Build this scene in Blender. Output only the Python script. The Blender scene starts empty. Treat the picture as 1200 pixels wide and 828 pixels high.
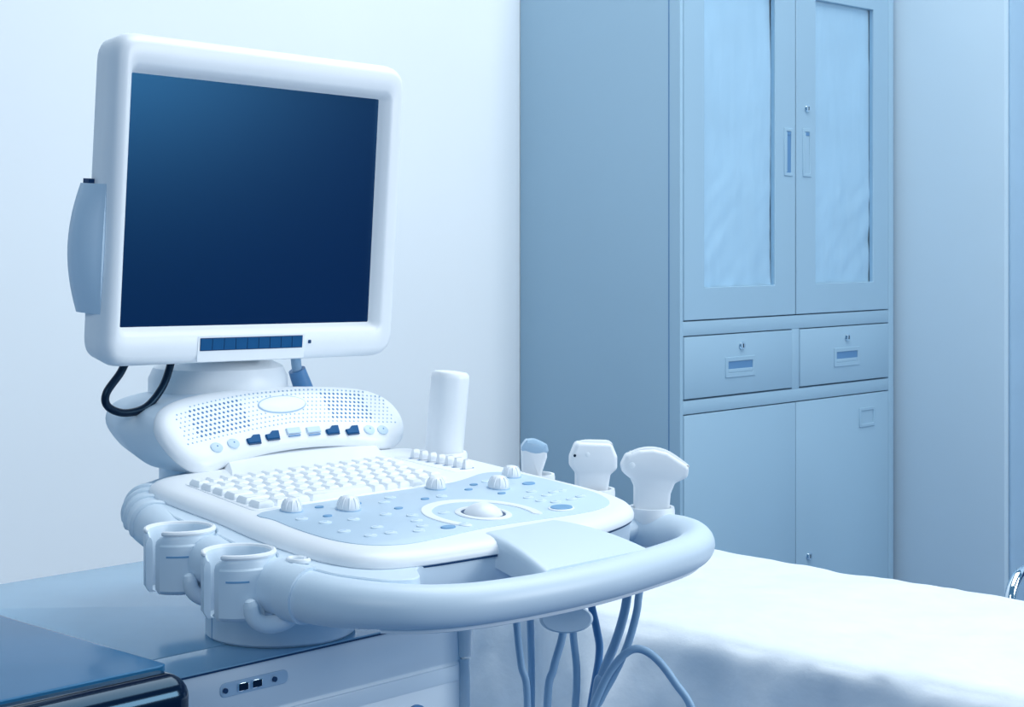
import bpy, bmesh, math, random
from mathutils import Vector, Matrix, noise
random.seed(4)
C = bpy.context.scene.collection
SC = bpy.context.scene
PI = math.pi

# ------------------------------------------------------------------ camera
cam = bpy.data.cameras.new('camera'); camo = bpy.data.objects.new('camera', cam); C.objects.link(camo)
camo.location = (-1.1660, -1.4443, 1.25)
camo.rotation_euler = (PI/2, 0, math.radians(-46.5))
cam.sensor_width = 36; cam.lens = 60; cam.shift_y = -136/1200; cam.clip_start = .05
SC.camera = camo

# ------------------------------------------------------------------ light
w = bpy.data.worlds.new('World'); SC.world = w; w.use_nodes = True
bg = w.node_tree.nodes['Background']
bg.inputs[0].default_value = (.20, .57, 1, 1); bg.inputs[1].default_value = .30
def area(name, loc, target, sx, sy, power, col):
    l = bpy.data.lights.new(name, 'AREA'); l.shape = 'RECTANGLE'; l.size = sx; l.size_y = sy
    l.energy = power; l.color = col
    o = bpy.data.objects.new(name, l); C.objects.link(o); o.location = loc
    o.rotation_euler = (Vector(target)-Vector(loc)).to_track_quat('-Z', 'Y').to_euler()
    return o
DAY = (.95, .985, 1)
area('ceiling_light', (1.25, -.4, 3.2), (1.1, 0, 0), 2.2, 2.2, 66, DAY)
area('left_fill_light', (-2.5, -1.7, 2.3), (1.0, .7, 1.15), 1.5, 1.1, 21, DAY)  # added fill lamp from the left, no window behind it
area('window_light', (2.05, -3.3, 2.0), (.2, .6, 1.15), 1.3, 1.3, 60, DAY)
vs = SC.view_settings
vs.view_transform = 'Standard'; vs.look = 'None'; vs.gamma = 1; vs.exposure = 0
vs.use_curve_mapping = False

# ------------------------------------------------------------------ materials
def mat(name, col, rough=.4, metal=0., coat=0., var=.03, scale=8., bump=0., bscale=300., spec=.5, tint=(1, 1, 1)):
    m = bpy.data.materials.new(name); m.use_nodes = True
    nt = m.node_tree; b = nt.nodes['Principled BSDF']
    tc = nt.nodes.new('ShaderNodeTexCoord')
    n = nt.nodes.new('ShaderNodeTexNoise'); n.inputs['Scale'].default_value = scale; n.inputs['Detail'].default_value = 4
    nt.links.new(tc.outputs['Object'], n.inputs['Vector'])
    r = nt.nodes.new('ShaderNodeValToRGB')
    r.color_ramp.elements[0].position = .3; r.color_ramp.elements[1].position = .7
    r.color_ramp.elements[0].color = tuple(max(0, c*(1-var)) for c in col)+(1,)
    r.color_ramp.elements[1].color = tuple(min(1, c*(1+var)) for c in col)+(1,)
    nt.links.new(n.outputs['Fac'], r.inputs['Fac']); nt.links.new(r.outputs['Color'], b.inputs['Base Color'])
    b.inputs['Roughness'].default_value = rough; b.inputs['Metallic'].default_value = metal
    b.inputs['Coat Weight'].default_value = coat; b.inputs['Coat Roughness'].default_value = .08
    b.inputs['Specular IOR Level'].default_value = spec
    b.inputs['Specular Tint'].default_value = tuple(tint)+(1,)
    if bump:
        n2 = nt.nodes.new('ShaderNodeTexNoise'); n2.inputs['Scale'].default_value = bscale; n2.inputs['Detail'].default_value = 3
        nt.links.new(tc.outputs['Object'], n2.inputs['Vector'])
        bp = nt.nodes.new('ShaderNodeBump'); bp.inputs['Strength'].default_value = bump; bp.inputs['Distance'].default_value = .002
        nt.links.new(n2.outputs['Fac'], bp.inputs['Height']); nt.links.new(bp.outputs['Normal'], b.inputs['Normal'])
    return m
M = {}
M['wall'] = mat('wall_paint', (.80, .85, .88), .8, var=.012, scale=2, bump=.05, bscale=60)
M['wall_shaded'] = mat('wall_paint_shaded', (.54, .69, .79), .8, var=.02, scale=2, bump=.05, bscale=60)  # darker copy of the wall paint, shade put into the colour
M['floor'] = mat('vinyl_floor', (.07, .17, .33), .35, var=.06, scale=3)
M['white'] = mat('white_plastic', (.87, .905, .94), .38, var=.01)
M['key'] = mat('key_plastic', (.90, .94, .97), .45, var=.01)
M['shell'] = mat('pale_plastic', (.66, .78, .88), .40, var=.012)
M['insert'] = mat('panel_insert', (.56, .71, .84), .42, var=.02)
M['button'] = mat('button_plastic', (.68, .80, .90), .42, var=.02)
M['btnblue'] = mat('button_blue', (.17, .37, .60), .42, var=.02)
M['strip'] = mat('strip_plastic', (.008, .08, .22), .45, var=.05, spec=.3, tint=(.2, .55, 1))
M['step_shade'] = mat('step_shade_paint', (.36, .53, .68), .6)  # blue-grey tone standing in for shade on the wall step
M['grey'] = mat('grey_plastic', (.40, .58, .76), .4, var=.02)
M['mid'] = mat('mid_plastic', (.10, .27, .52), .4, var=.03)
M['dark'] = mat('dark_plastic', (.012, .045, .13), .4, var=.05, tint=(.30, .66, 1))
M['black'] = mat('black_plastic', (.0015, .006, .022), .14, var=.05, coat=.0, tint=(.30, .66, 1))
M['cable'] = mat('cable_rubber', (.32, .50, .69), .42, var=.04)
M['blackcable'] = mat('black_cable', (.002, .006, .02), .35, tint=(.30, .66, 1))
M['steel'] = mat('cabinet_steel', (.32, .485, .61), .42, var=.015, scale=2.5, bump=.04, bscale=250)
M['steelrec'] = mat('cabinet_recess', (.10, .24, .44), .45)
M['chrome'] = mat('chrome', (.75, .85, .93), .12, metal=1)
M['sheet'] = mat('sheet_cotton', (.80, .855, .91), .9, var=.03, scale=14, bump=.6, bscale=45)
M['mattress'] = mat('mattress_vinyl', (.3, .45, .6), .5)
M['lens'] = mat('probe_lens', (.42, .60, .77), .3)
M['carttop'] = mat('cart_top_gloss', (.27, .50, .69), .13, var=.05, coat=.0, spec=.45, tint=(.4, .75, 1))
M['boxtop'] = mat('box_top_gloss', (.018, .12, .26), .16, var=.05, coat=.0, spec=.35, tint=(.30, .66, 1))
M['screen'] = mat('screen_glass', (.0002, .008, .050), .27, var=.02, coat=0, spec=.8, tint=(.05, .40, .85))
M['curtain'] = mat('curtain_cloth', (.50, .66, .75), .85, var=.05, scale=6, bump=.15, bscale=400)
def glass():
    m = bpy.data.materials.new('door_glass'); m.use_nodes = True; nt = m.node_tree; nt.nodes.clear()
    o = nt.nodes.new('ShaderNodeOutputMaterial'); mx = nt.nodes.new('ShaderNodeMixShader')
    t = nt.nodes.new('ShaderNodeBsdfTransparent'); g = nt.nodes.new('ShaderNodeBsdfGlossy'); g.inputs['Roughness'].default_value = .06
    t.inputs[0].default_value = (.93, .97, 1, 1)
    f = nt.nodes.new('ShaderNodeFresnel'); f.inputs['IOR'].default_value = 1.45
    ge = nt.nodes.new('ShaderNodeNewGeometry'); mt = nt.nodes.new('ShaderNodeMath'); mt.operation = 'SUBTRACT'; mt.inputs[0].default_value = 1
    mu = nt.nodes.new('ShaderNodeMath'); mu.operation = 'MULTIPLY'
    nt.links.new(ge.outputs['Backfacing'], mt.inputs[1]); nt.links.new(mt.outputs[0], mu.inputs[0]); nt.links.new(f.outputs[0], mu.inputs[1])
    nt.links.new(mu.outputs[0], mx.inputs[0]); nt.links.new(t.outputs[0], mx.inputs[1]); nt.links.new(g.outputs[0], mx.inputs[2])
    nt.links.new(mx.outputs[0], o.inputs[0]); return m
M['glass'] = glass()

# ------------------------------------------------------------------ geometry helpers
class G:
    def __init__(s): s.v = []; s.f = []
    def add(s, v, f):
        o = len(s.v); s.v += [Vector(p) for p in v]; s.f += [tuple(i+o for i in q) for q in f]; return s
    def tf(s, m): s.v = [m @ p for p in s.v]; return s
    def merge(s, g): return s.add(g.v, g.f)

def box(x0, x1, y0, y1, z0, z1, bev=.002, seg=2):
    bm = bmesh.new(); bmesh.ops.create_cube(bm, size=1)
    for v in bm.verts: v.co = Vector(((x0+x1)/2+v.co.x*(x1-x0), (y0+y1)/2+v.co.y*(y1-y0), (z0+z1)/2+v.co.z*(z1-z0)))
    if bev: bmesh.ops.bevel(bm, geom=bm.edges[:], offset=bev, segments=seg, profile=.5, affect='EDGES')
    bm.verts.index_update(); g = G()
    g.add([v.co.copy() for v in bm.verts], [[v.index for v in f.verts] for f in bm.faces]); bm.free(); return g

def loft(rings, cap0=True, cap1=True, loop=False):
    n = len(rings[0]); v = [p for r in rings for p in r]; f = []
    k = len(rings)
    for i in range(k if loop else k-1):
        a = i*n; b = ((i+1) % k)*n
        for j in range(n):
            j2 = (j+1) % n; f.append((a+j, a+j2, b+j2, b+j))
    if not loop:
        if cap0: f.append(tuple(reversed(range(n))))
        if cap1: f.append(tuple(range((k-1)*n, k*n)))
    return G().add(v, f)

def spl(pts, sub=6, closed=False):
    P = [Vector(p) for p in pts]; n = len(P); out = []
    for i in range(n if closed else n-1):
        g = lambda k: P[k % n] if closed else P[max(0, min(n-1, k))]
        a, b, c, d = g(i-1), g(i), g(i+1), g(i+2)
        for s in range(sub):
            t = s/sub; t2 = t*t; t3 = t2*t
            out.append(.5*((2*b)+(c-a)*t+(2*a-5*b+4*c-d)*t2+(3*b-a-3*c+d)*t3))
    if not closed: out.append(P[-1])
    return out

def lerpl(L, k, n):
    t = k/(n-1)*(len(L)-1); i = min(int(t), len(L)-2); return L[i]+(L[i+1]-L[i])*(t-i)

def tube(path, r, n=12, sub=6, closed=False, flat=1.0, cap=True, roundend=False):
    P = spl(path, sub, closed) if sub > 1 else [Vector(p) for p in path]
    m = len(P); R = r if isinstance(r, (list, tuple)) else [r, r]
    rings = []; up = None
    for i, p in enumerate(P):
        if closed: t = P[(i+1) % m]-P[i-1]
        else: t = P[min(i+1, m-1)]-P[max(i-1, 0)]
        t.normalize()
        if up is None:
            up = Vector((0, 0, 1)) if abs(t.z) < .9 else Vector((1, 0, 0))
        up = (up-t*up.dot(t)).normalized(); s = t.cross(up)
        rr = lerpl(R, i, m)
        if roundend and not closed: pass
        rings.append([p+(s*math.cos(a)+up*math.sin(a)*flat)*rr for a in [2*PI*k/n for k in range(n)]])
    if roundend and not closed:
        def endcap(ring, c, dirv, rr):
            out = []
            for q in (.5, .85):
                a = q*PI/2; out.append([c+(x-c)*math.cos(a)+dirv*rr*math.sin(a) for x in ring])
            return out
        t0 = (P[0]-P[1]).normalized(); t1 = (P[-1]-P[-2]).normalized()
        e0 = endcap(rings[0], P[0], t0, R[0]); e1 = endcap(rings[-1], P[-1], t1, R[-1])
        rings = e0[::-1]+rings+e1
    return loft(rings, cap, cap, closed)

def lathe(prof, c=(0, 0, 0), n=40, a0=0., a1=2*PI, ex=1., ey=1.):
    full = abs(a1-a0-2*PI) < 1e-6; c = Vector(c)
    m = n if full else n+1
    rings = [[c+Vector((r*ex*math.cos(a0+(a1-a0)*k/n), r*ey*math.sin(a0+(a1-a0)*k/n), z)) for k in range(m)] for r, z in prof]
    g = loft(rings, True, True)
    return g

def rr(pts, rad, seg=6):
    """polygon (ccw) with rounded corners; rad number or list"""
    n = len(pts); out = []
    for i in range(n):
        p = Vector(pts[i][:2]); a = Vector(pts[i-1][:2]); b = Vector(pts[(i+1) % n][:2])
        r = rad[i] if isinstance(rad, (list, tuple)) else rad
        d1 = (a-p).normalized(); d2 = (b-p).normalized()
        ang = d1.angle(d2); 
        if r <= 1e-6 or ang > PI-.05: out.append(p); continue
        t = min(r/math.tan(ang/2), (a-p).length*.49, (b-p).length*.49)
        p0 = p+d1*t; p1 = p+d2*t
        for k in range(seg+1):
            s = k/seg; out.append(p0*(1-s)**2+p*2*s*(1-s)+p1*s*s)
    return out

def inset(o, d):
    """inset a ccw polygon by d (negative grows)"""
    n = len(o); out = []
    for i in range(n):
        e1 = (o[i]-o[i-1]); e2 = (o[(i+1) % n]-o[i])
        n1 = Vector((-e1.y, e1.x)).normalized() if e1.length > 1e-9 else Vector((0, 0))
        n2 = Vector((-e2.y, e2.x)).normalized() if e2.length > 1e-9 else n1
        b = n1+n2
        if b.length < 1e-6: out.append(o[i].copy()); continue
        b.normalize(); k = max(.5, b.dot(n1)); out.append(o[i]+b*d/k)
    return out

def slab(o, prof, fn=None):
    """o: ccw outline, prof: [(inset,h)...] bottom to top, fn maps (x,y,h) to a point"""
    fn = fn or (lambda x, y, h: Vector((x, y, h)))
    return loft([[fn(p.x, p.y, h) for p in inset(o, d)] for d, h in prof])

def rprof(h0, h1, r, top=True, bot=True, seg=4):
    out = []
    if bot:
        for k in range(seg): a = k/seg*PI/2; out.append((r*(1-math.sin(a)), h0+r*(1-math.cos(a))))
        out.append((0, h0+r))
    else: out.append((0, h0))
    if top:
        out.append((0, h1-r))
        for k in range(1, seg+1): a = k/seg*PI/2; out.append((r*(1-math.cos(a)), h1-r+r*math.sin(a)))
    else: out.append((0, h1))
    return out

WO = {None: Vector((0, 0, 0))}
def mk(name, g, m, parent=None, sharp=38, label=None, cat=None, group=None, kind=None):
    lo = Vector([min(v[i] for v in g.v) for i in range(3)]); hi = Vector([max(v[i] for v in g.v) for i in range(3)])
    c = (lo+hi)/2
    if parent is None: c.z = lo.z
    me = bpy.data.meshes.new(name); me.from_pydata([tuple(v-c) for v in g.v], [], g.f)
    bm = bmesh.new(); bm.from_mesh(me); bmesh.ops.recalc_face_normals(bm, faces=bm.faces[:]); bm.to_mesh(me); bm.free()
    me.shade_smooth()
    if sharp: me.set_sharp_from_angle(angle=math.radians(sharp))
    me.materials.append(M[m] if isinstance(m, str) else m)
    o = bpy.data.objects.new(name, me); C.objects.link(o); o.parent = parent
    o.location = c-WO[parent]; WO[o] = c
    tag(o, label, cat, group, kind); return o
def tag(o, label=None, cat=None, group=None, kind=None):
    if label: o['label'] = label
    if cat: o['category'] = cat
    if group: o['group'] = group
    if kind: o['kind'] = kind
    return o
def thing(name, loc, label, cat, group=None):
    o = bpy.data.objects.new(name, None); C.objects.link(o); o.location = loc; o.empty_display_size = .05
    WO[o] = Vector(loc); return tag(o, label, cat, group)
def cpy(o, parent, wloc):
    c = o.copy(); C.objects.link(c); c.parent = parent; c.location = Vector(wloc)-WO[parent]; WO[c] = Vector(wloc); return c

# ------------------------------------------------------------------ room
WY = 1.382
mk('floor', box(-2.6, 3.6, -4.2, WY+.12, -.08, 0, 0), 'floor', kind='structure')
mk('wall_back', box(-2.6, 2.764, WY, WY+.12, 0, 2.9, 0), 'wall', kind='structure')
g = box(2.764, 3.1, .592, WY+.12, 0, 2.9, .004)
mk('wall_right', g, 'wall_shaded', kind='structure')
mk('shade_panel_1', box(2.782, 3.1, .584, .5915, 0, 2.9, .002), 'step_shade', kind='structure')  # added thin panel that darkens the lit face of the wall step
mk('wall_recess', box(3.1, 3.22, -1.6, WY+.12, 0, 2.9, 0), 'wall_shaded', kind='structure')

# ------------------------------------------------------------------ steel cabinet
CX0, CX1, CY0, CY1, CZ1 = 1.839, 2.740, .893, 1.380, 1.93
cab = thing('filing_cabinet', ((CX0+CX1)/2, (CY0+CY1)/2, 0), 'tall blue-grey steel cabinet with curtained glass doors against the wall', 'cabinet')
g = G(); t = .012
g.merge(box(CX0, CX0+t, CY0, CY1, 0, CZ1, .0015)); g.merge(box(CX1-t-.013, CX1, CY0, CY1, 0, CZ1, .0015))
g.merge(box(CX0+t, CX1-t, CY1-.01, CY1-.001, 0, CZ1, 0))
for z0, z1 in ((1.905, CZ1), (1.030, 1.062), (.855, .885), (0, .08)):
    g.merge(box(CX0+t, CX1-.025, CY0+.0005, CY1-.01, z0, z1, .001))
g.merge(box(2.276, 2.307, CY0+.0006, CY0+.3, .885, 1.030, .001))
mk('carcass', g, 'steel', cab)
mk('edge_strip', box(CX0-.0008, CX0+.0002, CY0+.030, CY0+.0325, .02, CZ1-.02, 0), 'steelrec', cab)
def lock(x, z, y, par):
    lk = mk('lock', lathe([(.0, 0), (.009, 0), (.0098, .002), (.0085, .006), (.004, .0065), (0, .0065)], n=20).tf(Matrix.Translation((x, y, z)) @ Matrix.Rotation(PI/2, 4, 'X')), 'chrome', par)
    mk('keyhole', box(x-.0012, x+.0012, y-.0072, y-.0064, z-.0045, z+.0045, 0), 'black', lk)
def frame(x0, x1, z0, z1, y0, y1, wdt, bev=.0012):
    o = rr([(x0, z0), (x1, z0), (x1, z1), (x0, z1)], .002, 2)
    l, r, b, tp = wdt
    i = rr([(x0+l, z0+b), (x1-r, z0+b), (x1-r, z1-tp), (x0+l, z1-tp)], .002, 2)
    e = lambda pl, y: [Vector((p.x, y, p.y)) for p in pl]
    return loft([e(o, y1), e(o, y0+bev), e(inset(o, bev), y0), e(inset(i, -bev), y0), e(i, y0+bev), e(i, y1)], loop=True)
def cuppull(x0, x1, z0, z1, y, par, flip=False, label=None):
    dx = (x1-x0); dz = (z1-z0); bw = min(dx, dz)*.22
    p = mk('pull', frame(x0, x1, z0, z1, y-.0025, y+.001, (bw, bw, bw, bw), .001), 'steel', par)
    mk('recess', box(x0+bw*.9, x1-bw*.9, y-.0006, y+.0004, z0+bw*.9, z1-bw*.9, 0), 'steelrec' if not flip else 'steel', p)
    if dz > dx:
        mk('lip', box(x0+bw, x0+bw+.004, y-.002, y, z0+bw*1.2, z1-bw*1.2, .0008), 'steel', p)
        mk('notch', box(x0+bw, x1-bw, y-.0016, y, z1-bw*2.2, z1-bw*1.1, .0004), 'steelrec', p)
    else:
        mk('lip', box(x0+bw, x1-bw, y-.0022, y, z0+bw, z0+bw*1.9, .0008), 'steel', p)
    return p
for i, (x0, x1, gx0, gx1, gz1) in enumerate(((1.8525, 2.2885, 1.927, 2.204, 1.832), (2.2925, 2.7125, 2.376, 2.641, 1.832))):
    z0, z1, gz0 = 1.0645, 1.9025, 1.137
    d = mk('glass_door', frame(x0, x1, z0, z1, CY0-.001, CY0+.0115, (gx0-x0, x1-gx1, gz0-z0, z1-gz1)), 'steel', cab)
    mk('pane', box(gx0-.004, gx1+.004, CY0+.003, CY0+.005, gz0-.004, gz1+.004, 0), 'glass', d)
    nx, nz = 60, 80; v = []; f = []
    for a in range(nz+1):
        for b in range(nx+1):
            x = gx0-.003+(gx1-gx0+.006)*b/nx; z = gz0-.003+(gz1-gz0+.006)*a/nz
            sag = noise.noise(Vector((x*9, z*3, i*5.)))*.0035+noise.noise(Vector((x*30+z*4, z*3.5, i+3.)))*.0026+noise.noise(Vector((x*16, z*24-x*16, 9.+i)))*.0028*(1 if z < 1.38 else .35)+noise.noise(Vector((x*70, z*10, i+1.)))*.0007
            v.append((x, CY0+.0145+sag, z))
    for a in range(nz):
        for b in range(nx):
            k = a*(nx+1)+b; f.append((k, k+1, k+nx+2, k+nx+1))
    mk('curtain', G().add(v, f), 'curtain', d, sharp=None)
    if i == 0: cuppull(2.240, 2.276, 1.397, 1.512, CY0-.001, d)
    else:
        cuppull(2.319, 2.355, 1.397, 1.514, CY0-.001, d, True); lock(2.337, 1.563, CY0-.001, d)
for i, (x0, x1) in enumerate(((1.8525, 2.2745), (2.3085, 2.7125))):
    d = mk('drawer', box(x0, x1, CY0-.0015, CY0+.30, .889, 1.0275, .0015), 'steel', cab)
    px = (2.0625, 2.514)[i]; lx = (2.067, 2.515)[i]
    cuppull(px-.058, px+.058, .928, .975, CY0-.0015, d); lock(lx, 1.0, CY0-.0015, d)
for i, (x0, x1) in enumerate(((1.8525, 2.289), (2.2915, 2.7125))):
    d = mk('cabinet_door', box(x0, x1, CY0-.001, CY0+.016, .083, .8525, .0015), 'steel', cab)
    if i == 1:
        c2 = mk('card_holder', frame(2.572, 2.644, .769, .818, CY0-.004, CY0, (.008, .008, .008, .008), .001), 'steel', d)
        mk('card', box(2.579, 2.637, CY0-.0016, CY0-.0008, .776, .811, 0), 'steel', c2)
        lock(2.344, .475, CY0-.001, d)

# ------------------------------------------------------------------ examination bed and sheet
BX0, BX1, BY0, BY1, BZ = .90, 1.50, -1.25, .68, .65
bed = thing('exam_bed', (1.2, -.285, 0), 'padded examination bed hidden under the white sheet', 'bed')
mk('mattress', box(BX0+.03, BX1-.03, BY0+.03, BY1-.03, .555, BZ-.012, .03, 4), 'mattress', bed)
mk('frame', box(BX0+.05, BX1-.05, BY0+.05, BY1-.05, .49, .554, .004), 'steel', bed)
for sx in (BX0+.08, BX1-.12):
    for sy in (BY0+.08, BY1-.12):
        mk('leg', box(sx, sx+.04, sy, sy+.04, 0, .489, .003), 'steel', bed)
def sheet():
    W = BX1-BX0; nL = 230
    prof = []   # cross section from near bottom, over the top, to far bottom: (x, z, side)
    rad = .035
    for k in range(46): prof.append((BX0, .16+(BZ-rad-.16)*k/46, -1-(45-k)/46))
    for k in range(9): a = k/8*PI/2; prof.append((BX0+rad*(1-math.cos(a)), BZ-rad+rad*math.sin(a), -1+k/9))
    for k in range(1, 70): prof.append((BX0+rad+(W-2*rad)*k/70, BZ, 0))
    for k in range(9): a = k/8*PI/2; prof.append((BX1-rad*(1-math.sin(a)), BZ-rad+rad*math.cos(a), k/8))
    for k in range(1, 14): prof.append((BX1, BZ-rad-(BZ-rad-.16)*k/14, 1+k/14))
    n = len(prof); v = []; f = []
    for i in range(nL+1):
        y = BY0+(BY1-BY0)*i/nL
        for (x, z, s) in prof:
            h = noise.noise(Vector((x*5, y*4, .3)))*.006+noise.noise(Vector((x*14+y*6, y*11, 2)))*.0032+noise.noise(Vector((x*40-y*18, y*24+x*12, 4)))*.0013
            h += max(0, noise.noise(Vector((x*7-y*3.2, y*2.2+x*6, 8))))**2*.012
            if abs(s) > .6:
                dep = (BZ-z)
                q = noise.noise(Vector((y*4.2, dep*2.2, 5)))*.036*min(1, dep*5)+noise.noise(Vector((y*9+dep*5, dep*5-y*2, 7)))*.020*min(1, dep*8)+noise.noise(Vector((y*20-dep*8, dep*12+y*5, 1)))*.006
                q += (noise.noise(Vector((y*11+dep*2.5, dep*1.2, 11)))*.022+noise.noise(Vector((y*26+dep*9, dep*4, 13)))*.007)*min(1, dep*6)
                # gathered bulge of cloth tucked under the hanging cables
                bump = math.exp(-((y-.27)/.085)**2-((dep-.13)/.10)**2)*.05
                dx = q-h*.3
                v.append((x+(-bump-abs(dep)*.06+dx if s < 0 else dx), y, z))
            else: v.append((x, y, z+h))
    for i in range(nL):
        for j in range(n-1):
            a = i*n+j; f.append((a, a+1, a+n+1, a+n))
    return G().add(v, f)
mk('bed_sheet', sheet(), 'sheet', sharp=None, label='rumpled white cotton sheet draped over the examination bed', cat='sheet')

# ------------------------------------------------------------------ visitor chair behind the bed
ch = thing('visitor_chair', (1.98, -.26, 0), 'dark padded chair with curved chrome tube arms behind the bed', 'chair')
mk('seat', box(1.76, 2.20, -.46, -.06, .43, .48, .02, 3), 'dark', ch)
mk('backrest', box(2.16, 2.21, -.45, -.06, .55, .92, .02, 3), 'dark', ch)
for s in (-.20, .34):
    y = -.225+(s-.07)
    mk('arm', tube([(2.19, y, .60), (2.0, y, .625), (1.80, y, .632), (1.745, y, .615), (1.725, y, .56), (1.74, y, .45), (1.73, y, .2), (1.73, y, .012)], .011, 12, 8), 'chrome', ch)
    mk('leg', tube([(2.19, y, .60), (2.2, y, .3), (2.22, y, .012)], .011, 12, 4), 'chrome', ch)
mk('crossbar', tube([(1.98, -.495, .42), (1.98, .045, .42)], .01, 10, 1), 'chrome', ch)

# ------------------------------------------------------------------ dark box beside the cart
db = thing('equipment_cabinet', (-.555, .03, 0), 'low glossy dark cabinet left of the machine cart, bottom corner of view', 'cabinet')
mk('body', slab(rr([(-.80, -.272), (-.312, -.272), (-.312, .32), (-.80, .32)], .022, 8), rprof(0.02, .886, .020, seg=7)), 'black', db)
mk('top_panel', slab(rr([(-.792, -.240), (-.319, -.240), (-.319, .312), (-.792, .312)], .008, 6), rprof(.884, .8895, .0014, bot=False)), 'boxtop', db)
mk('front_rail', tube([(-.77, -.2715, .835), (-.335, -.2715, .835)], .007, 10, 1, roundend=True), 'black', db)
for fx in (-.77, -.36):
    for fy in (-.23, .28): mk('foot', lathe([(.0, 0), (.018, 0), (.018, .021), (0, .021)], (fx, fy, 0), 16), 'dark', db)

# ------------------------------------------------------------------ ultrasound machine
us = thing('ultrasound_machine', (0, 0, 0), 'white ultrasound scanner with monitor, keyboard console and wheeled cart', 'medical machine')
ZF, YF, SL = .96, -.36, .085
def cp(x, y, h=0): return Vector((x, y-SL*h, ZF+SL*(y-YF)+h))
TILT = math.atan(SL)

# cart
cx0, cx1, cy0, cy1 = -.300, .185, -.092, .43
g = slab(rr([(cx0, cy0), (cx1, cy0), (cx1, cy1), (cx0, cy1)], [.02, .012, .02, .02], 6), [(.02, .20), (0, .22), (0, .775), (.0015, .777), (.0015, .779), (0, .781), (0, .8245), (.0015, .8268)])
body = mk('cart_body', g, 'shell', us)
mk('corner_bumper', tube([(cx1-.004, cy0-.001, .22), (cx1-.004, cy0-.001, .780)], .0065, 12, 1), 'shell', body)
mk('bumper_cap', tube([(cx1-.004, cy0-.001, .783), (cx1-.004, cy0-.001, .822)], [.008, .0095], 12, 1), 'white', body)
mk('front_ridge', box(-.29, cx1-.014, cy0-.0022, cy0+.004, .757, .775, .002), 'shell', body)
mk('front_vent', lathe([(.0, 0), (.016, 0), (.016, .004), (0, .004)], n=24).tf(Matrix.Translation((.106, cy0+.001, .727)) @ Matrix.Rotation(PI/2, 4, 'X')), 'mid', body)
top = mk('cart_top', slab(rr([(cx0, -.0155), (cx1, -.0155), (cx1, cy1), (cx0, cy1)], [.001, .001, .02, .02], 5), rprof(.8278, .830, .0008, bot=False)), 'carttop', us)
mk('edge_gap', slab(rr([(cx0, cy0), (cx1, cy0), (cx1, cy1), (cx0, cy1)], [.02, .012, .02, .02], 6), [(.0005, .8266), (.0005, .8284)]), 'dark', top)
mk('front_strip', slab(rr([(cx0, cy0+.001), (cx1, cy0+.001), (cx1, -.0170), (cx0, -.0170)], [.02, .012, .001, .001], 5), rprof(.8282, .8297, .0006, bot=False)), 'carttop', top)
# usb pocket
up = mk('port_panel', slab(rr([(-.155, .8005), (-.071, .8005), (-.071, .8145), (-.155, .8145)], .0068, 6), rprof(0, .002, .0008, bot=False), lambda x, y, h: Vector((x, cy0+.0005-h, y))), 'grey', us)
mk('recess', slab(rr([(-.1535, .8018), (-.0725, .8018), (-.0725, .8132), (-.1535, .8132)], .0056, 6), [(0, .0015), (0, .0021)], lambda x, y, h: Vector((x, cy0+.0005-h, y))), 'grey', up)
for x in (-.1285, -.1115):
    p = mk('port_frame', box(x-.0066, x+.0066, cy0-.0035, cy0, .8035, .8118, .0004), 'chrome', up)
for x in (-.1285, -.1115):
    mk('port_slot', box(x-.0056, x+.0056, cy0-.0038, cy0-.001, .8044, .8110, 0), 'black', up)
for x in (-.150, -.089):
    mk('screw', lathe([(0, 0), (.0026, 0), (.0026, .0032), (0, .0032)], n=14).tf(Matrix.Translation((x, cy0-.0005, .8075)) @ Matrix.Rotation(PI/2, 4, 'X')), 'dark', up)
for wx in (cx0+.06, cx1-.06):
    for wy in (cy0+.07, cy1-.06):
        wm = mk('caster', lathe([(.0, -.016), (.05, -.016), (.058, -.01), (.058, .01), (.05, .016), (0, .016)], n=28).tf(Matrix.Translation((wx, wy, .058)) @ Matrix.Rotation(PI/2, 4, 'Y')), 'dark', us)
        mk('fork', box(wx-.024, wx+.024, wy-.02, wy+.02, .075, .20, .004), 'grey', wm)
# pedestal
ped = mk('pedestal', lathe([(0, .8302), (.076, .8302), (.0795, .833), (.0795, .93), (0, .93)], (-.015, -.012, 0), 64), 'shell', us)
mk('seam', box(.0785, .0799, -.0006, .0006, .831, .915, 0).tf(Matrix.Translation((-.015, -.012, 0)) @ Matrix.Rotation(math.radians(168), 4, 'Z')), 'btnblue', ped)
mk('shade_cone', lathe([(0, .880), (.078, .880), (.090, .888), (.125, .902), (.150, .918), (0, .918)], (.03, -.06, 0), 48), 'shell', us)  # added cone that blocks light and darkens the cart top below
mk('neck', lathe([(0, .95), (.075, .95), (.075, 1.05), (0, 1.05)], (.058, .185, 0), 48), 'shell', us)

# console base: deck, side rail
CUPS = [(-.197, -.085, .971), (-.207, -.190, .9635)]
def bite(c, a0, a1, r=.0355, n=10): return [(c[0]+r*math.cos(math.radians(a0+(a1-a0)*k/n)), c[1]+r*math.sin(math.radians(a0+(a1-a0)*k/n))) for k in range(n+1)]
dk = [(-.098, -.312), (-.02, -.316), (.15, -.316), (.245, -.285), (.268, -.24), (.268, .02), (.24, .10), (.12, .13), (-.03, .135), (-.095, .115), (-.125, .075), (-.150, .02), (-.170, -.036)]
dr = [.02, .1, .05, .03, .03, .1, .06, .1, .06, .06, .08, .1, 0]
for c, a0, a1 in ((CUPS[0], 46, -55), (CUPS[1], 52, -60)):
    b = bite(c, a0, a1); dk += b; dr += [0]*len(b)
dk += [(-.188, -.232), (-.178, -.290), (-.155, -.330), (-.122, -.346)]; dr += [0, .04, .03, .02]
deck = rr(dk, dr, 6)
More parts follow.
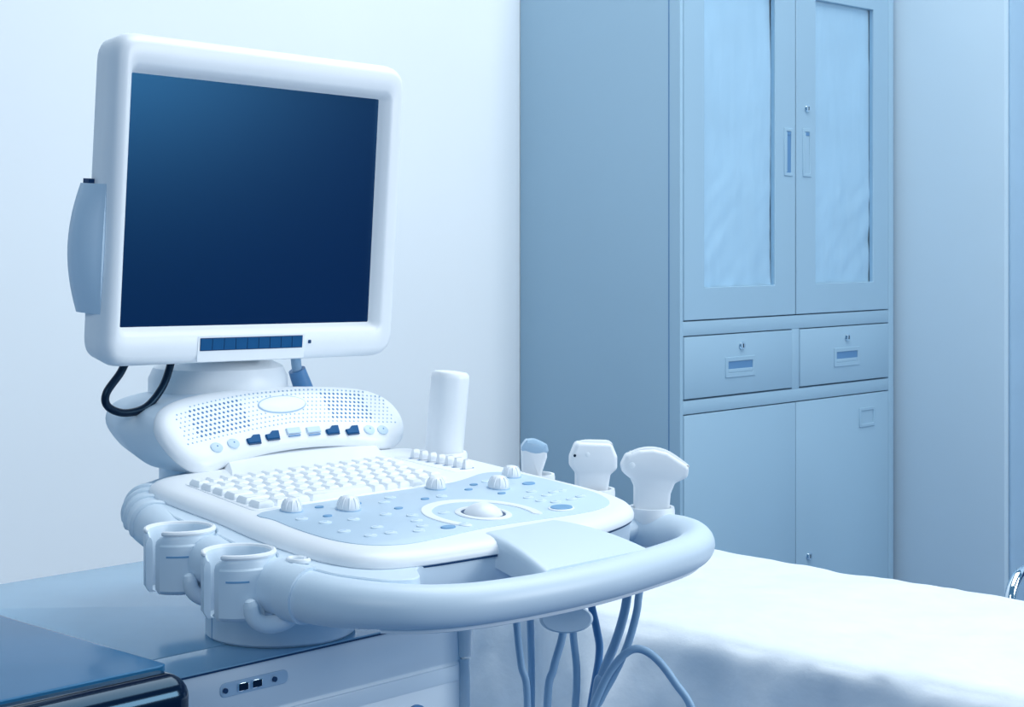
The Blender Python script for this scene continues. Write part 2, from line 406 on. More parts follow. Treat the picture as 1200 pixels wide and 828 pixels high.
base = mk('console_base', slab(deck, [(.012, -.060), (.004, -.050), (0, -.040), (0, -.020), (.0008, -.0150), (.002, -.014)], cp), 'shell', us)
def ry(y): return ZF+SL*(y-YF)-.013
mk('side_rail', tube([(x, y, ry(y)-.0235) for x, y in ((-.045, .122), (-.088, .113), (-.122, .080), (-.148, .034), (-.166, -.020), (-.174, -.047))], [.018, .022, .0235, .0235, .0225, .020], 20, 6, roundend=True), 'shell', base)
mk('rail_bulge', tube([(x, y, ry(y)-.0245) for x, y in ((-.180, -.098), (-.187, -.120), (-.186, -.150))], [.019, .0245, .021], 20, 5, roundend=True), 'shell', base)
mk('rail_bulge', tube([(x, y, ry(y)-.0245) for x, y in ((-.184, -.198), (-.1895, -.218), (-.189, -.245))], [.020, .0250, .0242], 20, 5, roundend=True), 'shell', base)
hp = [(-.1885, -.246), (-.1815, -.290), (-.160, -.330), (-.128, -.360), (-.08, -.379), (0, -.389), (.08, -.389), (.16, -.381), (.23, -.366), (.285, -.338), (.318, -.298), (.322, -.255), (.300, -.220), (.262, -.200)]
hr = [.0240, .0225, .0205, .0195, .0188, .0185, .0185, .0185, .0188, .0195, .0205, .022, .0225, .022]
hd = [0, 0, 0, 0, 0, 0, 0, 0, .001, .003, .006, .010, .014, .016]
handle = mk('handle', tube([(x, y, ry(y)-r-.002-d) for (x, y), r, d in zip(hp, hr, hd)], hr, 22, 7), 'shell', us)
mk('under_lip', tube([(x, y-.001, ry(y)-2*r-.0015-d) for (x, y), r, d in list(zip(hp, hr, hd))[2:11]], .0042, 8, 6), 'white', handle)
mk('collar', tube([(-.1893, -.2440, ry(-.244)-.0250), (-.1868, -.2640, ry(-.264)-.0250)], .0258, 24, 1), 'shell', base)
g = tube([(math.cos(a)*.008-.178, math.sin(a)*.011-.240, ry(-.240)+.001) for a in [2*PI*k/14 for k in range(13)]], .0022, 8, 2)
mk('strap_loop', g, 'white', base)
# grip ribs on the rear end of the side rail
RC = spl([(-.088, .113, 0), (-.122, .080, 0), (-.148, .034, 0), (-.166, -.020, 0)], 8)
for k in range(4):
    p = RC[6+k*4]; tg = (RC[7+k*4]-RC[5+k*4]).normalized(); nn = Vector((tg.y, -tg.x, 0)); nn = nn if nn.x < 0 else -nn
    c0 = Vector((p.x, p.y, ry(p.y)-.0235))
    pts = [c0+nn*math.sin(a)*.0225+Vector((0, 0, math.cos(a)*.0225)) for a in [(-35+k2*20)*PI/180 for k2 in range(8)]]
    mk('grip_rib', tube(pts, .0040, 10, 3, roundend=True), 'shell', base)
# cup holders on the left side
def cup(cx, cy, zt):
    r0, r1, h = .0340, .0275, .058
    a0, a1 = math.radians(180+13), math.radians(180-13+360)
    n = 44; rings = []
    for k in range(n+1):
        a = a0+(a1-a0)*k/n; ca, sa = math.cos(a), math.sin(a)
        e = min(k, n-k)/n; lip = .006*max(0, 1-e*9)**2
        sec = [(r0-.004, -h), (r0, -h+.006), (r0, -.006-lip), (r0-.0012, -.002-lip), (r0-.0035, -lip), (r1+.0015, -lip*1.0-.0006), (r1, -.004-lip), (r1, -h+.002), (r1-.004, -h)]
        rings.append([Vector((cx+r*ca, cy+r*sa, zt+z)) for r, z in sec])
    c = mk('cup_holder', loft(rings), 'shell', us)
    mk('rim', tube([(cx+.0320*math.cos(a), cy+.0320*math.sin(a), zt-.0005) for a in [a0+.25+(a1-a0-.5)*k/30 for k in range(31)]], .0026, 8, 1, roundend=True), 'white', c)
    fd = math.radians(234)
    gr = [[Vector((cx+r*math.cos(a), cy+r*math.sin(a), zt-.0215+z)) for r, z in ((r0+.001, -.0008), (r0+.0021, -.0008), (r0+.0021, .0008), (r0+.001, .0008))] for a in [math.radians(214+k*3.4) for k in range(11)]]
    mk('groove', loft(gr), 'btnblue', c)
    # raised front plate between the slot and the rail
    rings = []
    for k in range(11):
        a = math.radians(203+k*7); q = .0016
        rings.append([Vector((cx+r*math.cos(a), cy+r*math.sin(a), zt+z)) for r, z in ((r0-.002, -.057), (r0+q, -.054), (r0+q, -.012), (r0-.002, -.008))])
    mk('front_plate', loft(rings), 'shell', c)
    hx, hy, hz = cx+.006, cy-.036, zt-.048
    mk('hook', tube([(hx+.024, hy-.012, hz-.002), (hx+.010, hy-.010, hz-.011), (hx-.008, hy-.006, hz-.012), (hx-.019, hy-.003, hz-.005), (hx-.022, hy-.002, hz+.006)], [.0090, .0085, .0080, .0072, .0066], 14, 6, roundend=True), 'shell', c)
    return c
for c in CUPS: cup(*c)

# trim and control insert
trim_o = spl([(-.06, .085, 0), (-.118, .072, 0), (-.138, .035, 0), (-.146, -.03, 0), (-.150, -.09, 0), (-.159, -.15, 0), (-.162, -.215, 0), (-.158, -.262, 0), (-.138, -.296, 0), (-.095, -.311, 0), (-.03, -.317, 0), (.05, -.321, 0), (.13, -.321, 0), (.195, -.309, 0), (.240, -.288, 0), (.266, -.252, 0), (.274, -.20, 0), (.274, -.10, 0), (.272, 0, 0), (.262, .055, 0), (.225, .085, 0), (.08, .09, 0)], 5, True)
trim_o = [p.to_2d() for p in trim_o]
prof = [(.001, -.0155), (-.0015, -.0135), (-.0015, -.010), (.0005, -.0065), (.004, -.0035), (.009, -.0014), (.016, -.0004), (.024, 0)]
trim = mk('panel_trim', slab(trim_o, prof, cp), 'white', us, sharp=50)
mk('seam', slab(trim_o, [(0, -.0165), (0, -.0145)], cp), 'dark', trim)
ins = [p.to_2d() for p in spl([(-.124, -.118, 0), (-.133, -.15, 0), (-.1385, -.20, 0), (-.135, -.245, 0), (-.117, -.274, 0), (-.085, -.287, 0), (-.04, -.286, 0), (.01, -.281, 0), (.06, -.281, 0), (.12, -.286, 0), (.175, -.287, 0), (.220, -.272, 0), (.245, -.235, 0), (.251, -.19, 0), (.250, -.13, 0), (.238, -.100, 0), (.21, -.092, 0), (.165, -.106, 0), (.12, -.1125, 0), (0, -.1125, 0)], 4, True)]
panel = mk('control_panel', slab(ins, [(0, -.001), (0, .0006), (.0006, .001)], cp), 'insert', us)
PH = .001
def disc(x, y, r, h, ex=1., m='white', name='button', par=None, r2=None, h0=PH):
    r2 = r if r2 is None else r2
    g = lathe([(0, h0-.0005), (r, h0-.0005), (r, h0+h*.6), (r2*.93, h0+h), (0, h0+h)], n=20, ex=1, ey=ex)
    g.v = [cp(x+p.x, y+p.y, p.z) for p in g.v]
    return mk(name, g, m, par or panel)
def knob(x, y, s=1.):
    r = .0105*s; h = .0125*s
    prof = [(0, PH), (r*.95, PH), (r, PH+.0015), (r*.97, PH+h*.35), (r*.80, PH+h*.72), (r*.5, PH+h*.95), (0, PH+h)]
    g = lathe(prof, n=30); g.v = [cp(x+p.x, y+p.y, p.z) for p in g.v]
    k = mk('knob', g, 'white', panel, sharp=60)
    g = lathe([(0, PH), (r*1.12, PH), (r*1.12, PH+.0008), (0, PH+.0008)], n=24); g.v = [cp(x+p.x, y+p.y, p.z) for p in g.v]
    mk('knob_shadow', g, 'grey', k)  # flat grey disc painted as the shadow around the knob foot
    for a in range(10):
        t = a*2*PI/10+.3
        pts = [cp(x+math.cos(t)*r*q, y+math.sin(t)*r*q, PH+h*z) for q, z in ((.99, .18), (.95, .42), (.82, .70), (.62, .90))]
        mk('flute', tube(pts, .0007*s, 5, 1), 'white', k)
for x, y, s in ((-.095, -.128, 1.0), (-.042, -.152, 1.12), (.106, -.124, 1.0), (.168, -.158, 1.1), (.226, -.122, 1.0)): knob(x, y, s)
# trackball
g = lathe([(.0225, PH), (.029, PH), (.029, PH+.0008), (.0275, PH+.0016), (.0235, PH+.0016), (.0225, PH)], n=48); g.f = g.f[:-2]
g.v = [cp(.063+p.x, -.238+p.y, p.z) for p in g.v]; ringp = mk('trackball_ring', g, 'white', panel)
g = lathe([(0, PH), (.0228, PH), (.0228, PH+.0006), (0, PH+.0006)], n=40); g.v = [cp(.063+p.x, -.238+p.y, p.z) for p in g.v]; mk('gap', g, 'dark', ringp)
R = .0215
g = lathe([(R*math.sin(a), -.006+R*.8*math.cos(a)) for a in [k/14*PI*.62 for k in range(15)]], n=36); g.v = [cp(.063+p.x, -.238+p.y, p.z+PH) for p in g.v]
mk('trackball', g, 'white', panel)
# pale arc around the trackball
def arcband(cx, cy, r0, r1, a0, a1, n=40):
    cc = []; mid = (r0+r1)/2; hw = (r1-r0)/2
    A = [math.radians(a0+(a1-a0)*k/n) for k in range(n+1)]
    o = [Vector((cx+r1*math.cos(a), cy+r1*math.sin(a))) for a in A]
    e = math.radians(a1); o += [Vector((cx+mid*math.cos(e)+hw*math.cos(e+PI*k/8), cy+mid*math.sin(e)+hw*math.sin(e+PI*k/8))) for k in range(1, 8)]
    o += [Vector((cx+r0*math.cos(a), cy+r0*math.sin(a))) for a in reversed(A)]
    e = math.radians(a0); o += [Vector((cx+mid*math.cos(e)-hw*math.cos(e+PI*k/8), cy+mid*math.sin(e)-hw*math.sin(e+PI*k/8))) for k in range(1, 8)]
    return o
mk('arc_band', slab(arcband(.063, -.238, .052, .063, -28, 208), [(0, PH-.0003), (0, PH+.0005), (.0005, PH+.0009)], cp), 'white', panel)
BTN = [(-.110, -.162, 0), (-.080, -.165, 1), (-.100, -.185, 0), (-.068, -.190, 0), (-.108, -.222, 0), (-.098, -.248, 0), (-.070, -.226, 0), (-.074, -.250, 0), (-.045, -.258, 0), (-.028, -.245, 0),
       (-.018, -.226, 0), (-.006, -.207, 0), (-.026, -.190, 0), (.004, -.176, 1), (.010, -.148, 0), (.030, -.135, 0), (-.062, -.131, 1), (-.018, -.138, 1), (.058, -.158, 1), (.082, -.158, 0),
       (.132, -.148, 1), (.155, -.133, 1), (.150, -.180, 1), (.186, -.190, 0), (.160, -.210, 0), (.186, -.212, 0), (.205, -.205, 0), (.170, -.240, 0), (.195, -.240, 0), (.215, -.235, 0), (.218, -.205, 0), (.18, -.128, 0),
       (.16, -.228, 0), (.012, -.262, 0), (.214, -.160, 2), (.152, -.264, 3), (-.010, -.262, 2), (.030, -.215, 0)]
for x, y, k in BTN:
    if k == 0: disc(x, y, .0072, .0012, .62, 'button', 'button')
    elif k == 1: disc(x, y, .0054, .0011, .62, 'btnblue', 'button')
    elif k == 2: disc(x, y, .0088, .0012, .62, 'btnblue', 'button')
    else:
        b = disc(x, y, .016, .0014, .70, 'white', 'button_bezel'); disc(x, y, .0142, .0022, .70, 'btnblue', 'button_cap', b)
    if k == 0:
        g = box(x-.004, x+.003, y+.0005, y+.0018, PH+.0012, PH+.00135, 0); g.v = [cp(p.x, p.y, p.z) for p in g.v]; mk('button_mark', g, 'grey', panel)

# keyboard
kb = mk('keyboard', slab(rr([(-.126, -.109), (.165, -.109), (.165, .028), (-.112, .028)], .008, 4), [(0, -.001), (0, .0004), (.0005, .0008)], cp), 'white', us)
pitch, rp = .0183, .0214
proto = {}
def key(x, y, wu):
    w_ = wu*pitch-.0026; d = rp-.0042
    if wu not in proto:
        g = G(); hh = .0062; o = rr([(-w_/2, -d/2), (w_/2, -d/2), (w_/2, d/2), (-w_/2, d/2)], .0018, 2)
        g = slab(o, [(0, 0), (.0003, .003), (.0018, hh-.0008), (.0026, hh)])
        g.v = [Vector((p.x, p.y-SL*p.z, SL*p.y+p.z)) for p in g.v]
        off = cp(x, y, .0008); g.v = [p+off for p in g.v]
        k = mk('key', g, 'key', kb, sharp=45); proto[wu] = (k, WO[k]-off); return
    k, d0 = proto[wu]; cpy(k, kb, cp(x, y, .0008)+d0)
rows = [[1.25, 1.25, 1.25, 4.6, 1, 1, 1, 1, 1, 1], [1.9]+[1]*13+[0], [1.6]+[1]*13, [1.35]+[1]*13+[0], [1]*15, [1]*15]
for r, row in enumerate(rows):
    x = -.119+.0012*r; y = -.0965+r*rp
    for wu in row:
        if wu == 0 or x+wu*pitch > .166: continue
        key(x+wu*pitch/2, y, wu); x += wu*pitch
# slider bank behind the keyboard on the right
sb = mk('slider_bank', slab(rr([(.188, -.070), (.222, -.070), (.218, .030), (.184, .030)], .006, 4), [(0, -.001), (0, .0003), (.0005, .0006)], cp), 'white', us)
sl0 = None
for k in range(7):
    x = .2045+.0017*k; y = .012-.0125*k
    if sl0 is None:
        g = slab(rr([(-.006, -.0035), (.006, -.0035), (.006, .0035), (-.006, .0035)], .0015, 2), [(0, 0), (.0004, .004), (.0016, .0095), (.0026, .0105)])
        g.v = [p+cp(x, y, .0008) for p in g.v]; sl0 = mk('slider', g, 'white', sb); sd = WO[sl0]-cp(x, y, .0008)
    else: cpy(sl0, sb, cp(x, y, .0008)+sd)
    g = box(x-.010, x+.010, y-.0016, y+.0016, .0004, .0009, 0); g.v = [cp(p.x, p.y, p.z) for p in g.v]; mk('slot', g, 'mid', sb)
# palm rest bridging panel and handle
v = []; ns = 9
secs = []
for k in range(ns):
    t_ = k/(ns-1); y = -.296-.086*t_; xl = .004-.008*t_; xr = .112+.040*t_
    zt = ZF+SL*(y-YF)+.0012-.0165*t_**2; th = .03
    o = rr([(xl, 0), (xr, 0), (xr+.002, th), (xl-.001, th)][::1], [.002, .002, .009, .009], 4)
    secs.append([Vector((p.x, y, zt-th+p.y)) for p in o])
mk('palm_rest', loft(secs), 'shell', us)
# release lever plate under the handle
lv = mk('lever_plate', lathe([(0, -.007), (.024, -.007), (.0265, -.003), (.0265, .003), (.024, .006), (0, .006)], n=36, ey=.52).tf(Matrix.Translation((.098, -.319, .872)) @ Matrix.Rotation(math.radians(-42), 4, 'Z') @ Matrix.Rotation(math.radians(78), 4, 'X')), 'shell', us)
mk('lever_stem', tube([(.098, -.314, .874), (.10, -.29, .915)], .010, 10, 1), 'shell', lv)

# probe holders on the right
PC = [(.340, -.050, .966), (.345, -.140, .957), (.326, -.243, .949)]
for (x, y, z) in PC:
    g = lathe([(.021, -.05), (.0255, -.046), (.0265, -.004), (.0258, 0), (.0225, 0), (.0218, -.004), (.0195, -.047), (.021, -.05)], (x, y, z), 40); g.f = g.f[:-2]
    hcup = mk('probe_holder', g, 'white', us)
    mk('bracket', tube([(x-.022, y+.006, z-.024), (.262, y+.012, z-.026)], .013, 12, 1), 'shell', hcup)
    mk('cable_slot_lip', tube([(x-.026, y+.018, z-.004), (x-.034, y+.026, z-.003), (x-.030, y+.034, z-.006)], .004, 8, 3, roundend=True), 'white', hcup)
# gel bottle holder ring
BX, BY = .258, .024
BZ0 = cp(BX, BY).z
g = lathe([(.0255, -.04), (.0305, -.036), (.0315, .001), (.0300, .004), (.0270, .004), (.0262, 0), (.0255, -.04)], (BX, BY, BZ0-.003), 40); g.f = g.f[:-2]
mk('bottle_holder', g, 'white', us)
mk('holder_floor', lathe([(0, -.040), (.0265, -.040), (.0265, -.037), (0, -.037)], (BX, BY, BZ0-.003), 30), 'mid', us)

# fairing between keyboard and speaker unit
secs = []
for t_, y in ((0, .034), (.25, .046), (.7, .072), (1, .090)):
    xl = -.050+.035*t_; xr = .178+.030*t_; zt = cp(0, .034).z+.001+(1.0055-cp(0, .034).z)*t_
    secs.append([Vector(p) for p in ((xl, y, .975), (xr, y, .975), (xr, y, zt-.003), (xr-.003, y, zt), (xl+.006, y, zt), (xl, y, zt-.006))])
mk('fairing', loft(secs), 'white', us)

# speaker unit
SP = Vector((.085, .08, 1.003)); TA = math.radians(40)
ES = Vector((0, math.sin(TA), math.cos(TA))); EN = Vector((0, -math.cos(TA), math.sin(TA)))
def sp(dx, s, h=0): return SP+Vector((dx, 0, 0))+ES*s+EN*h
fo = [p.to_2d() for p in spl([(-.1775, .037, 0), (-.171, .060, 0), (-.151, .0765, 0), (-.115, .086, 0), (-.065, .0905, 0), (-.004, .0905, 0), (.055, .0868, 0), (.108, .081, 0), (.144, .0715, 0), (.167, .053, 0), (.173, .027, 0), (.162, .004, 0), (.138, -.0085, 0), (.110, -.007, 0), (.066, .002, 0), (.004, .0055, 0), (-.059, .002, 0), (-.108, -.007, 0), (-.143, -.013, 0), (-.166, .004, 0)], 5, True)]
if sum(fo[i-1].x*fo[i].y-fo[i].x*fo[i-1].y for i in range(len(fo))) < 0: fo = fo[::-1]
rings = [[sp(p.x, p.y, 0)*1.0+Vector((0, 0, 0)) for p in fo]]
cen = sp(-.003, .04)
def back(dy, sx, sz, dz): return [Vector((cen.x+(p.x-cen.x)*sx, cen.y+(p.y-cen.y)*.8+dy, cen.z+(p.z-cen.z)*sz+dz)) for p in rings[0]]
body_rings = [back(.155, .45, .35, .008), back(.145, .70, .62, .006), back(.115, .92, .88, .003), back(.07, .995, .99, 0), back(.03, 1.0, 1.0, 0), rings[0]]
spk = mk('speaker_unit', loft(body_rings), 'shell', us, sharp=60)
face = mk('speaker_face', slab(fo, [(0, 0.0004), (-.0006, .002), (.001, .006), (.004, .0095), (.009, .012), (.016, .0130), (.022, .0132)], sp), 'white', spk, sharp=60)
FH = .0132
def topc(dx): return .088-.35*max(0, abs(dx)-.03)**1.5
def botc(dx): return .004-.10*abs(dx)
def row(dx, t): return botc(dx)+(topc(dx)-botc(dx))*t
gd, gl = G(), G()
for r in range(9):
    t_ = .36+r*.065
    for k in range(52):
        dx = -.158+k*.0062+(.0031 if r % 2 else 0)
        if abs(dx) > .152: continue
        s = row(dx, t_)
        if t_ > .83 and abs(dx) > .13: continue
        if ((dx+.002)/.037)**2+((s-.059)/.0135)**2 < 1: continue
        darkz = (-.135 < dx < -.058 or .062 < dx < .122) and .38 < t_ < .86
        tgt = gd if darkz else gl; rad = .0017 if darkz else .0011
        c = sp(dx, s, FH)
        tgt.add([c+Vector((1, 0, 0))*rad*math.cos(a)+ES*rad*math.sin(a)+EN*.0002 for a in [q*PI/3 for q in range(6)]]+
                [c+Vector((1, 0, 0))*rad*math.cos(a)+ES*rad*math.sin(a)-EN*.0005 for a in [q*PI/3 for q in range(6)]],
                [(0, 1, 2, 3, 4, 5)]+[(q, (q+1) % 6, 6+(q+1) % 6, 6+q) for q in range(6)])
mk('speaker_holes', gd, 'mid', face, sharp=None, kind='stuff'); mk('vent_holes', gl, 'grey', face, sharp=None, kind='stuff')
bo = [Vector((-.002+.0335*math.cos(a), .059+.0108*math.sin(a))) for a in [2*PI*k/40 for k in range(40)]]
bd = mk('badge', slab(inset(bo, -.0012), [(0, FH-.0005), (0, FH+.0008), (.0006, FH+.0010)], sp), 'grey', face)
mk('badge_face', slab(bo, [(0, FH+.0005), (0, FH+.0013), (.0012, FH+.0019)], sp), 'key', bd)
def tri(dx, s, kind):
    if kind == 'round':
        o = [Vector((dx+.0078*math.cos(a), s+.0062*math.sin(a))) for a in [2*PI*k/24 for k in range(24)]]
        b = mk('round_button', slab(o, [(0, FH-.0005), (0, FH+.0010), (.0012, FH+.0016)], sp), 'insert', face)
        o = [Vector((dx+.001+.0011*math.cos(a), s+.001+.0011*math.sin(a))) for a in [2*PI*k/10 for k in range(10)]]
        mk('indicator', slab(o, [(0, FH+.001), (0, FH+.0018)], sp), 'mid', b)
    else:
        o = rr([(dx-.0105, s-.0055), (dx+.0075, s-.0055), (dx+.0105, s+.0052), (dx+.001, s+.0052), (dx-.004, s+.0015), (dx-.0105, s+.0010)], .001, 2)
        if kind == 'light': o = rr([(dx-.0105, s-.004), (dx+.0095, s-.004), (dx+.0105, s+.004), (dx-.0095, s+.004)], .001, 2)
        b = mk('flag_key', slab(o, [(0, FH-.0005), (0, FH+.0012), (.0007, FH+.0020)], sp), 'insert' if kind == 'light' else 'strip', face)
        o = rr([(dx-.0095, s-.0070), (dx+.0075, s-.0070), (dx+.0075, s-.0055), (dx-.0095, s-.0055)], .0003, 1)
        mk('key_edge', slab(o, [(0, FH-.0005), (0, FH+.0008)], sp), 'dark' if kind != 'light' else 'mid', b)
KEYS = [(-.118, 'round'), (-.094, 'round'), (-.064, 'dark'), (-.036, 'dark'), (-.005, 'light'), (.024, 'light'), (.052, 'dark'), (.081, 'dark'), (.106, 'round'), (.126, 'round')]
for dx, k in KEYS: tri(dx, row(dx, .24)-.002, k)

# monitor stand
st = mk('monitor_stand', lathe([(0, 1.05), (.094, 1.05), (.094, 1.058), (.080, 1.062), (.082, 1.066), (.082, 1.084), (.076, 1.097), (.062, 1.104), (.045, 1.107), (.045, 1.13), (0, 1.13)], (.065, .205, 0), 60), 'white', us)
mk('hinge_arm', box(.02, .11, .17, .22, 1.11, 1.22, .008, 3), 'shell', st)
# monitor
def rotm(a, b, c): return Matrix.Rotation(a, 3, 'Z') @ Matrix.Rotation(c, 3, 'Y') @ Matrix.Rotation(b, 3, 'X')
MP = Vector((.0516, .1093, 1.286)); MR = rotm(math.radians(1.54), math.radians(2.958), math.radians(1.144))
def mp(x, y, z): return MP+MR @ Vector((x, y, z))
hw, hh, iw, ih = .2095, .1785, .180, .135
mo = rr([(-hw+.002, -hh), (hw+.008, -hh), (hw+.008, hh), (-hw+.002, hh)], .032, 8)
mi = rr([(-iw, -ih), (iw, -ih), (iw, ih), (-iw, ih)], .0008, 8)
zc = 0.0
def mring(o, y, dx=0): return [mp(p.x, y, p.y) for p in o]
R_ = [mring(inset(mo, .005), .036), mring(mo, .010)]
for k in range(1, 6):
    a = k/5*PI/2; R_.append(mring(inset(mo, .012*(1-math.cos(a))), .010-.020*math.sin(a)))
R_ += [mring(inset(mi, -.013), -.0105), mring(inset(mi, -.009), -.0085), mring(inset(mi, -.004), -.001), mring(mi, .0045)]
mon = mk('monitor', loft(R_, True, False), 'white', us, sharp=50)
mk('rear_shell', loft([[mp(p.x+.005, y, p.y) for p in rr([(-a, -b), (a, -b), (a, b), (-a, b)], r_, 8)] for a, b, r_, y in ((.200, .165, .03, .034), (.185, .150, .03, .054), (.150, .115, .03, .078), (.120, .085, .02, .084))]), 'shell', mon)
mk('screen', loft([mring(inset(mi, -.003), .0045), mring(inset(mi, -.003), .0030)]), 'screen', mon)
for s in (-1, 1):
    rings = []; n = 22
    for k in range(n+1):
        t_ = k/n; z = .016-.138*t_; bl = math.sin(PI*min(1, max(0, t_*.92+.06)))**.8
        xf = hw+(.006 if s > 0 else 0)-.0035+.0028*math.sin(PI*t_); yf = -.004+.002*0; th = .004+.015*bl
        sec = [(xf-.004, yf+.008-.003*bl), (xf+.0008, yf+.007-.003*bl), (xf+.25*th, yf+.010), (xf+.85*th, yf+.020), (xf+th, yf+.034), (xf+.9*th, yf+.044), (xf+.5*th, yf+.048), (xf-.004, yf+.046)]
        rings.append([mp(s*x, y, z) for x, y in sec])
    sg = mk('side_grip', loft(rings), 'insert', mon, sharp=60)
    mk('grip_notch', loft([[mp(s*(hw+x), y, z) for x, y in ((-.006, .028), (.002, .028), (.002, .038), (-.006, .038))] for z in (.014, .021)]), 'dark' , sg)
# button strip under the screen
K = 1.0588
sx0, sx1, sz0, sz1 = -.079*K, .0615*K, -.154*K, -.1405*K
strip = mk('button_strip', loft([mring(rr([(sx0-.003, sz0-.012), (sx1+.003, sz0-.012), (sx1+.003, sz1+.002), (sx0-.003, sz1+.002)], .001, 2), y) for y in (-.0095, -.0108)]), 'white', mon)
bwid = (sx1-sx0)/9
mk('strip_recess', loft([mring(rr([(sx0, sz0), (sx1, sz0), (sx1, sz1), (sx0, sz1)], .0003, 1), y) for y in (-.0100, -.0111)]), 'dark', strip)
for k in range(9):
    a = sx0+bwid*k+.0005; b = a+bwid-.001
    bt = mk('strip_button', loft([mring(rr([(a, sz0+.001), (b, sz0+.001), (b, sz1-.001), (a, sz1-.001)], .0004, 1), y) for y in (-.0105, -.0116)]), 'strip', strip)
mk('indicator_light', loft([mring(rr([(.0745, -.1585), (.0785, -.1585), (.0785, -.1545), (.0745, -.1545)], .0005, 1), y) for y in (-.0095, -.0112)]), 'dark', mon)
# cables of the monitor
mk('monitor_cable', tube([(-.095, .150, 1.125), (-.107, .150, 1.103), (-.124, .152, 1.081), (-.121, .154, 1.066), (-.098, .157, 1.057), (-.068, .160, 1.061), (-.045, .162, 1.081), (-.034, .162, 1.105), (-.03, .162, 1.125)], .0044, 12, 8), 'blackcable', us)
sc_ = mk('signal_cable', tube([(.149, .165, 1.13), (.150, .165, 1.105), (.153, .165, 1.085)], .0062, 12, 5), 'cable', us)
mk('strain_relief', tube([(.152, .165, 1.090), (.160, .165, 1.072), (.172, .165, 1.050)], [.0105, .0115, .011], 16, 4), 'mid', sc_)

# ------------------------------------------------------------------ gel bottle
ax = Vector((.075, -.045, 1)).normalized()
q = Vector((0, 0, 1)).rotation_difference(ax).to_matrix().to_4x4()
g = lathe([(0, 0), (.0215, 0), (.0225, .002), (.0228, .02), (.0232, .09), (.0230, .128), (.0222, .133), (.0195, .1358), (.010, .1368), (0, .137)], n=48).tf(Matrix.Translation((BX, BY, BZ0-.039)) @ q)
mk('gel_bottle', g, 'white', label='plain white cylinder bottle standing in the holder behind the sliders', cat='bottle')

# ------------------------------------------------------------------ probes
def probe(cx, cy, zc, outline, thick, rot, label, lens_from, scale, lean=(0, 0), lensmat='white', marks=()):
    th = thing('ultrasound_probe', (cx, cy, zc), label, 'probe', 'probes standing in the holders')
    m = Matrix.Translation((cx, cy, zc)) @ Matrix.Rotation(rot, 4, 'Z') @ Matrix.Rotation(lean[0], 4, 'Y') @ Matrix.Rotation(lean[1], 4, 'X')
    o = [Vector(p[:2])*scale for p in outline]
    if sum(o[i-1].x*o[i].y-o[i].x*o[i-1].y for i in range(len(o))) < 0: o = o[::-1]
    o = rr(o, .0065, 5)
    if sum(o[i-1].x*o[i].y-o[i].x*o[i-1].y for i in range(len(o))) < 0: o = o[::-1]
    t2 = thick/2; r = min(.0042, t2*.7)
    g = slab(o, [(r, -t2), (r*.45, -t2+r*.25), (r*.1, -t2+r*.65), (0, -t2+r), (0, t2-r), (r*.1, t2-r*.65), (r*.45, t2-r*.25), (r, t2)], lambda x, y, h: Vector((x, -h, y))).tf(m)
    mk('body', g, 'white', th, sharp=55)
    lo = [p.to_2d()*scale for p in spl([(a, b, 0) for a, b in lens_from], 3, True)]
    if sum(lo[i-1].x*lo[i].y-lo[i].x*lo[i-1].y for i in range(len(lo))) < 0: lo = lo[::-1]
    lt = t2*.72
    if lensmat == 'lens': lt = t2*1.02
    mk('lens', slab(lo, [(.003, -lt), (0, -lt+.002), (0, lt-.002), (.003, lt)], lambda x, y, h: Vector((x, -h, y))).tf(m), lensmat, th, sharp=55)
    for (a, b, ra, mm) in marks:
        mk('marker', lathe([(0, -.001), (ra, -.001), (ra, .0006), (ra*.6, .001), (0, .001)], n=16).tf(m @ Matrix.Translation((a*scale, -t2, b*scale)) @ Matrix.Rotation(PI/2, 4, 'X')), mm, th)
    mk('stem', lathe([(0, -.058), (.006, -.058), (.008, -.035), (.0095, -.012), (.0095, -.002), (0, -.002)], (cx, cy, zc), 20), 'white', th)
    return th
RT = math.radians(-43)
s3 = .000955
probe(.326, -.243, .949, [(-20, -8), (-20, 24), (-24, 33), (-34, 41), (-36, 50), (-30, 62), (-15, 67), (2, 68), (18, 64), (44, 47), (42, 35), (27, 28), (22, 16), (20, -8)],
      .022, RT, 'widest probe with a broad curved head in the holder nearest the handle', [(-27, 62), (-14, 68), (2, 69.6), (18, 66), (31, 58.5), (44, 48.5), (40, 46), (28, 53), (15, 61), (0, 64), (-14, 62)], s3, marks=((-24, 50, .0035, 'key'),))
s2 = .00100
probe(.345, -.140, .957, [(-20, -8), (-20, 18), (-27, 27), (-27, 38), (-20, 55), (22, 53), (28, 38), (28, 24), (20, 17), (16, -8)],
      .026, RT, 'flat-topped square-headed probe in the middle holder', [(-17, 54), (-8, 56.2), (8, 56), (20, 55), (22, 50), (0, 51), (-18, 50)], s2, marks=((-7, 41, .0028, 'key'), (-22, 40, .0016, 'black')))
s1 = .00102
probe(.340, -.050, .966, [(-13, -8), (-14, 28), (-8, 40), (4, 40), (16, 34), (16, 20), (10, 2), (10, -8)],
      .022, RT, 'smallest probe with a dark rounded tip in the holder next to the bottle', [(-14.4, 29), (-9, 39.5), (-6, 40.4), (3, 40.4), (15.5, 34.5), (16.4, 33), (16.4, 26), (2, 22.5)], s1, lensmat='lens')

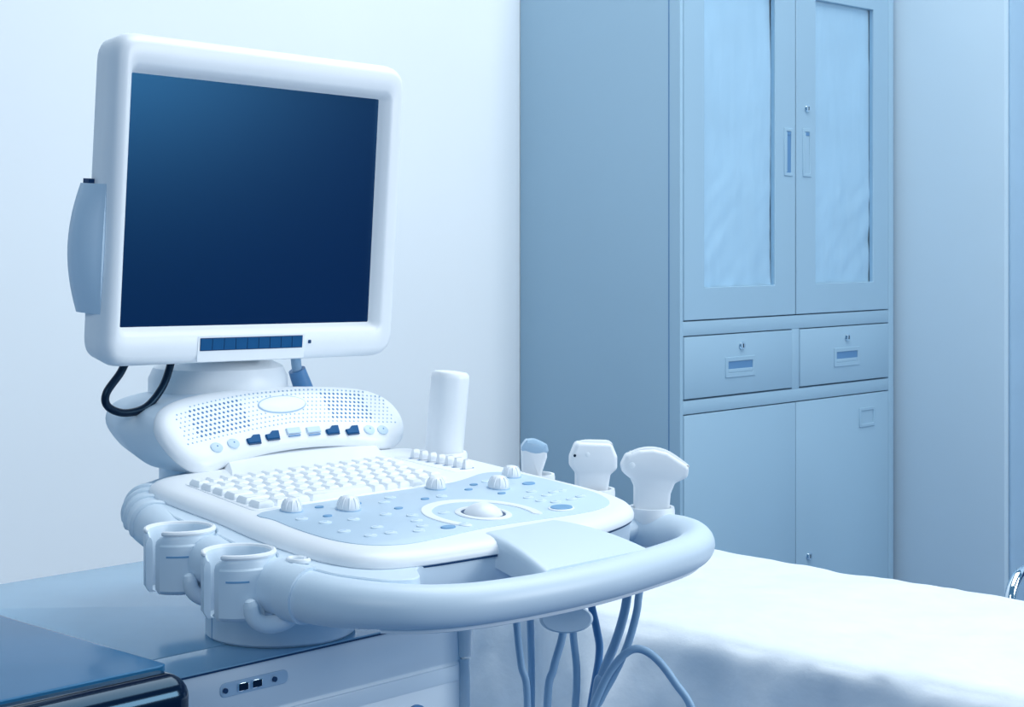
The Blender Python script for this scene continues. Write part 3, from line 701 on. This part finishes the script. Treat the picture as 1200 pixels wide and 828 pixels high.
# ------------------------------------------------------------------ hanging probe cables
NC = [0, .012, 0, .014, .024, .010, -.002, -.016]
def cable(pts, label, r=.0042, m='cable'):
    k = NC.pop(0); d = Vector((.725*k, .688*k, 0))
    mk('probe_cable', tube([Vector(p)+d*min(1, max(0, (.9-p[2])/.06)) for p in pts], r*.9, 12, 8, roundend=True), m, label=label, cat='cable', group='cables hanging under the console')
cable([(.200, -.148, .905), (.2025, -.152, .83), (.206, -.156, .78), (.211, -.161, .73), (.215, -.15, .5), (.24, -.10, .3)], 'straight cable hanging leftmost under the console handle', .0046)
cable([(.212, -.160, .903), (.2135, -.163, .83), (.2145, -.164, .73), (.222, -.15, .5), (.25, -.08, .3)], 'straight cable hanging second from the left under the handle', .0046)
cable([(.246, -.192, .90), (.240, -.189, .82), (.232, -.181, .775), (.227, -.176, .73), (.228, -.17, .5), (.26, -.06, .3)], 'cable slanting left below the oval lever plate', .0050)
cable([(.246, -.197, .90), (.247, -.197, .815), (.2485, -.199, .73), (.235, -.17, .5), (.27, -.04, .3)], 'pale straight cable hanging below the oval lever plate', .0048)
cable([(.256, -.206, .90), (.261, -.211, .845), (.2665, -.216, .810), (.268, -.218, .785), (.262, -.212, .732), (.25, -.17, .5), (.29, -.02, .3)], 'dark bent cable right of the oval lever plate', .0050, 'mid')
cable([(.293, -.240, .895), (.2895, -.239, .852), (.2865, -.236, .828), (.280, -.230, .80), (.270, -.22, .765), (.264, -.214, .732), (.262, -.18, .5), (.30, 0, .3)], 'thick pale cable curving left, second from the right', .0058)
cable([(.304, -.252, .895), (.2985, -.248, .857), (.296, -.246, .835), (.289, -.239, .800), (.278, -.229, .768), (.268, -.219, .742), (.26, -.205, .70), (.27, -.16, .5), (.31, .02, .3)], 'rightmost pale cable hanging from the handle corner', .0048)
cable([(.266, -.208, .735), (.276, -.222, .772), (.288, -.237, .795), (.299, -.249, .799), (.312, -.262, .787), (.326, -.276, .761), (.339, -.289, .731), (.352, -.30, .66), (.35, -.26, .5), (.33, .04, .3)], 'looping cable arching to the right over the bed sheet', .0048)
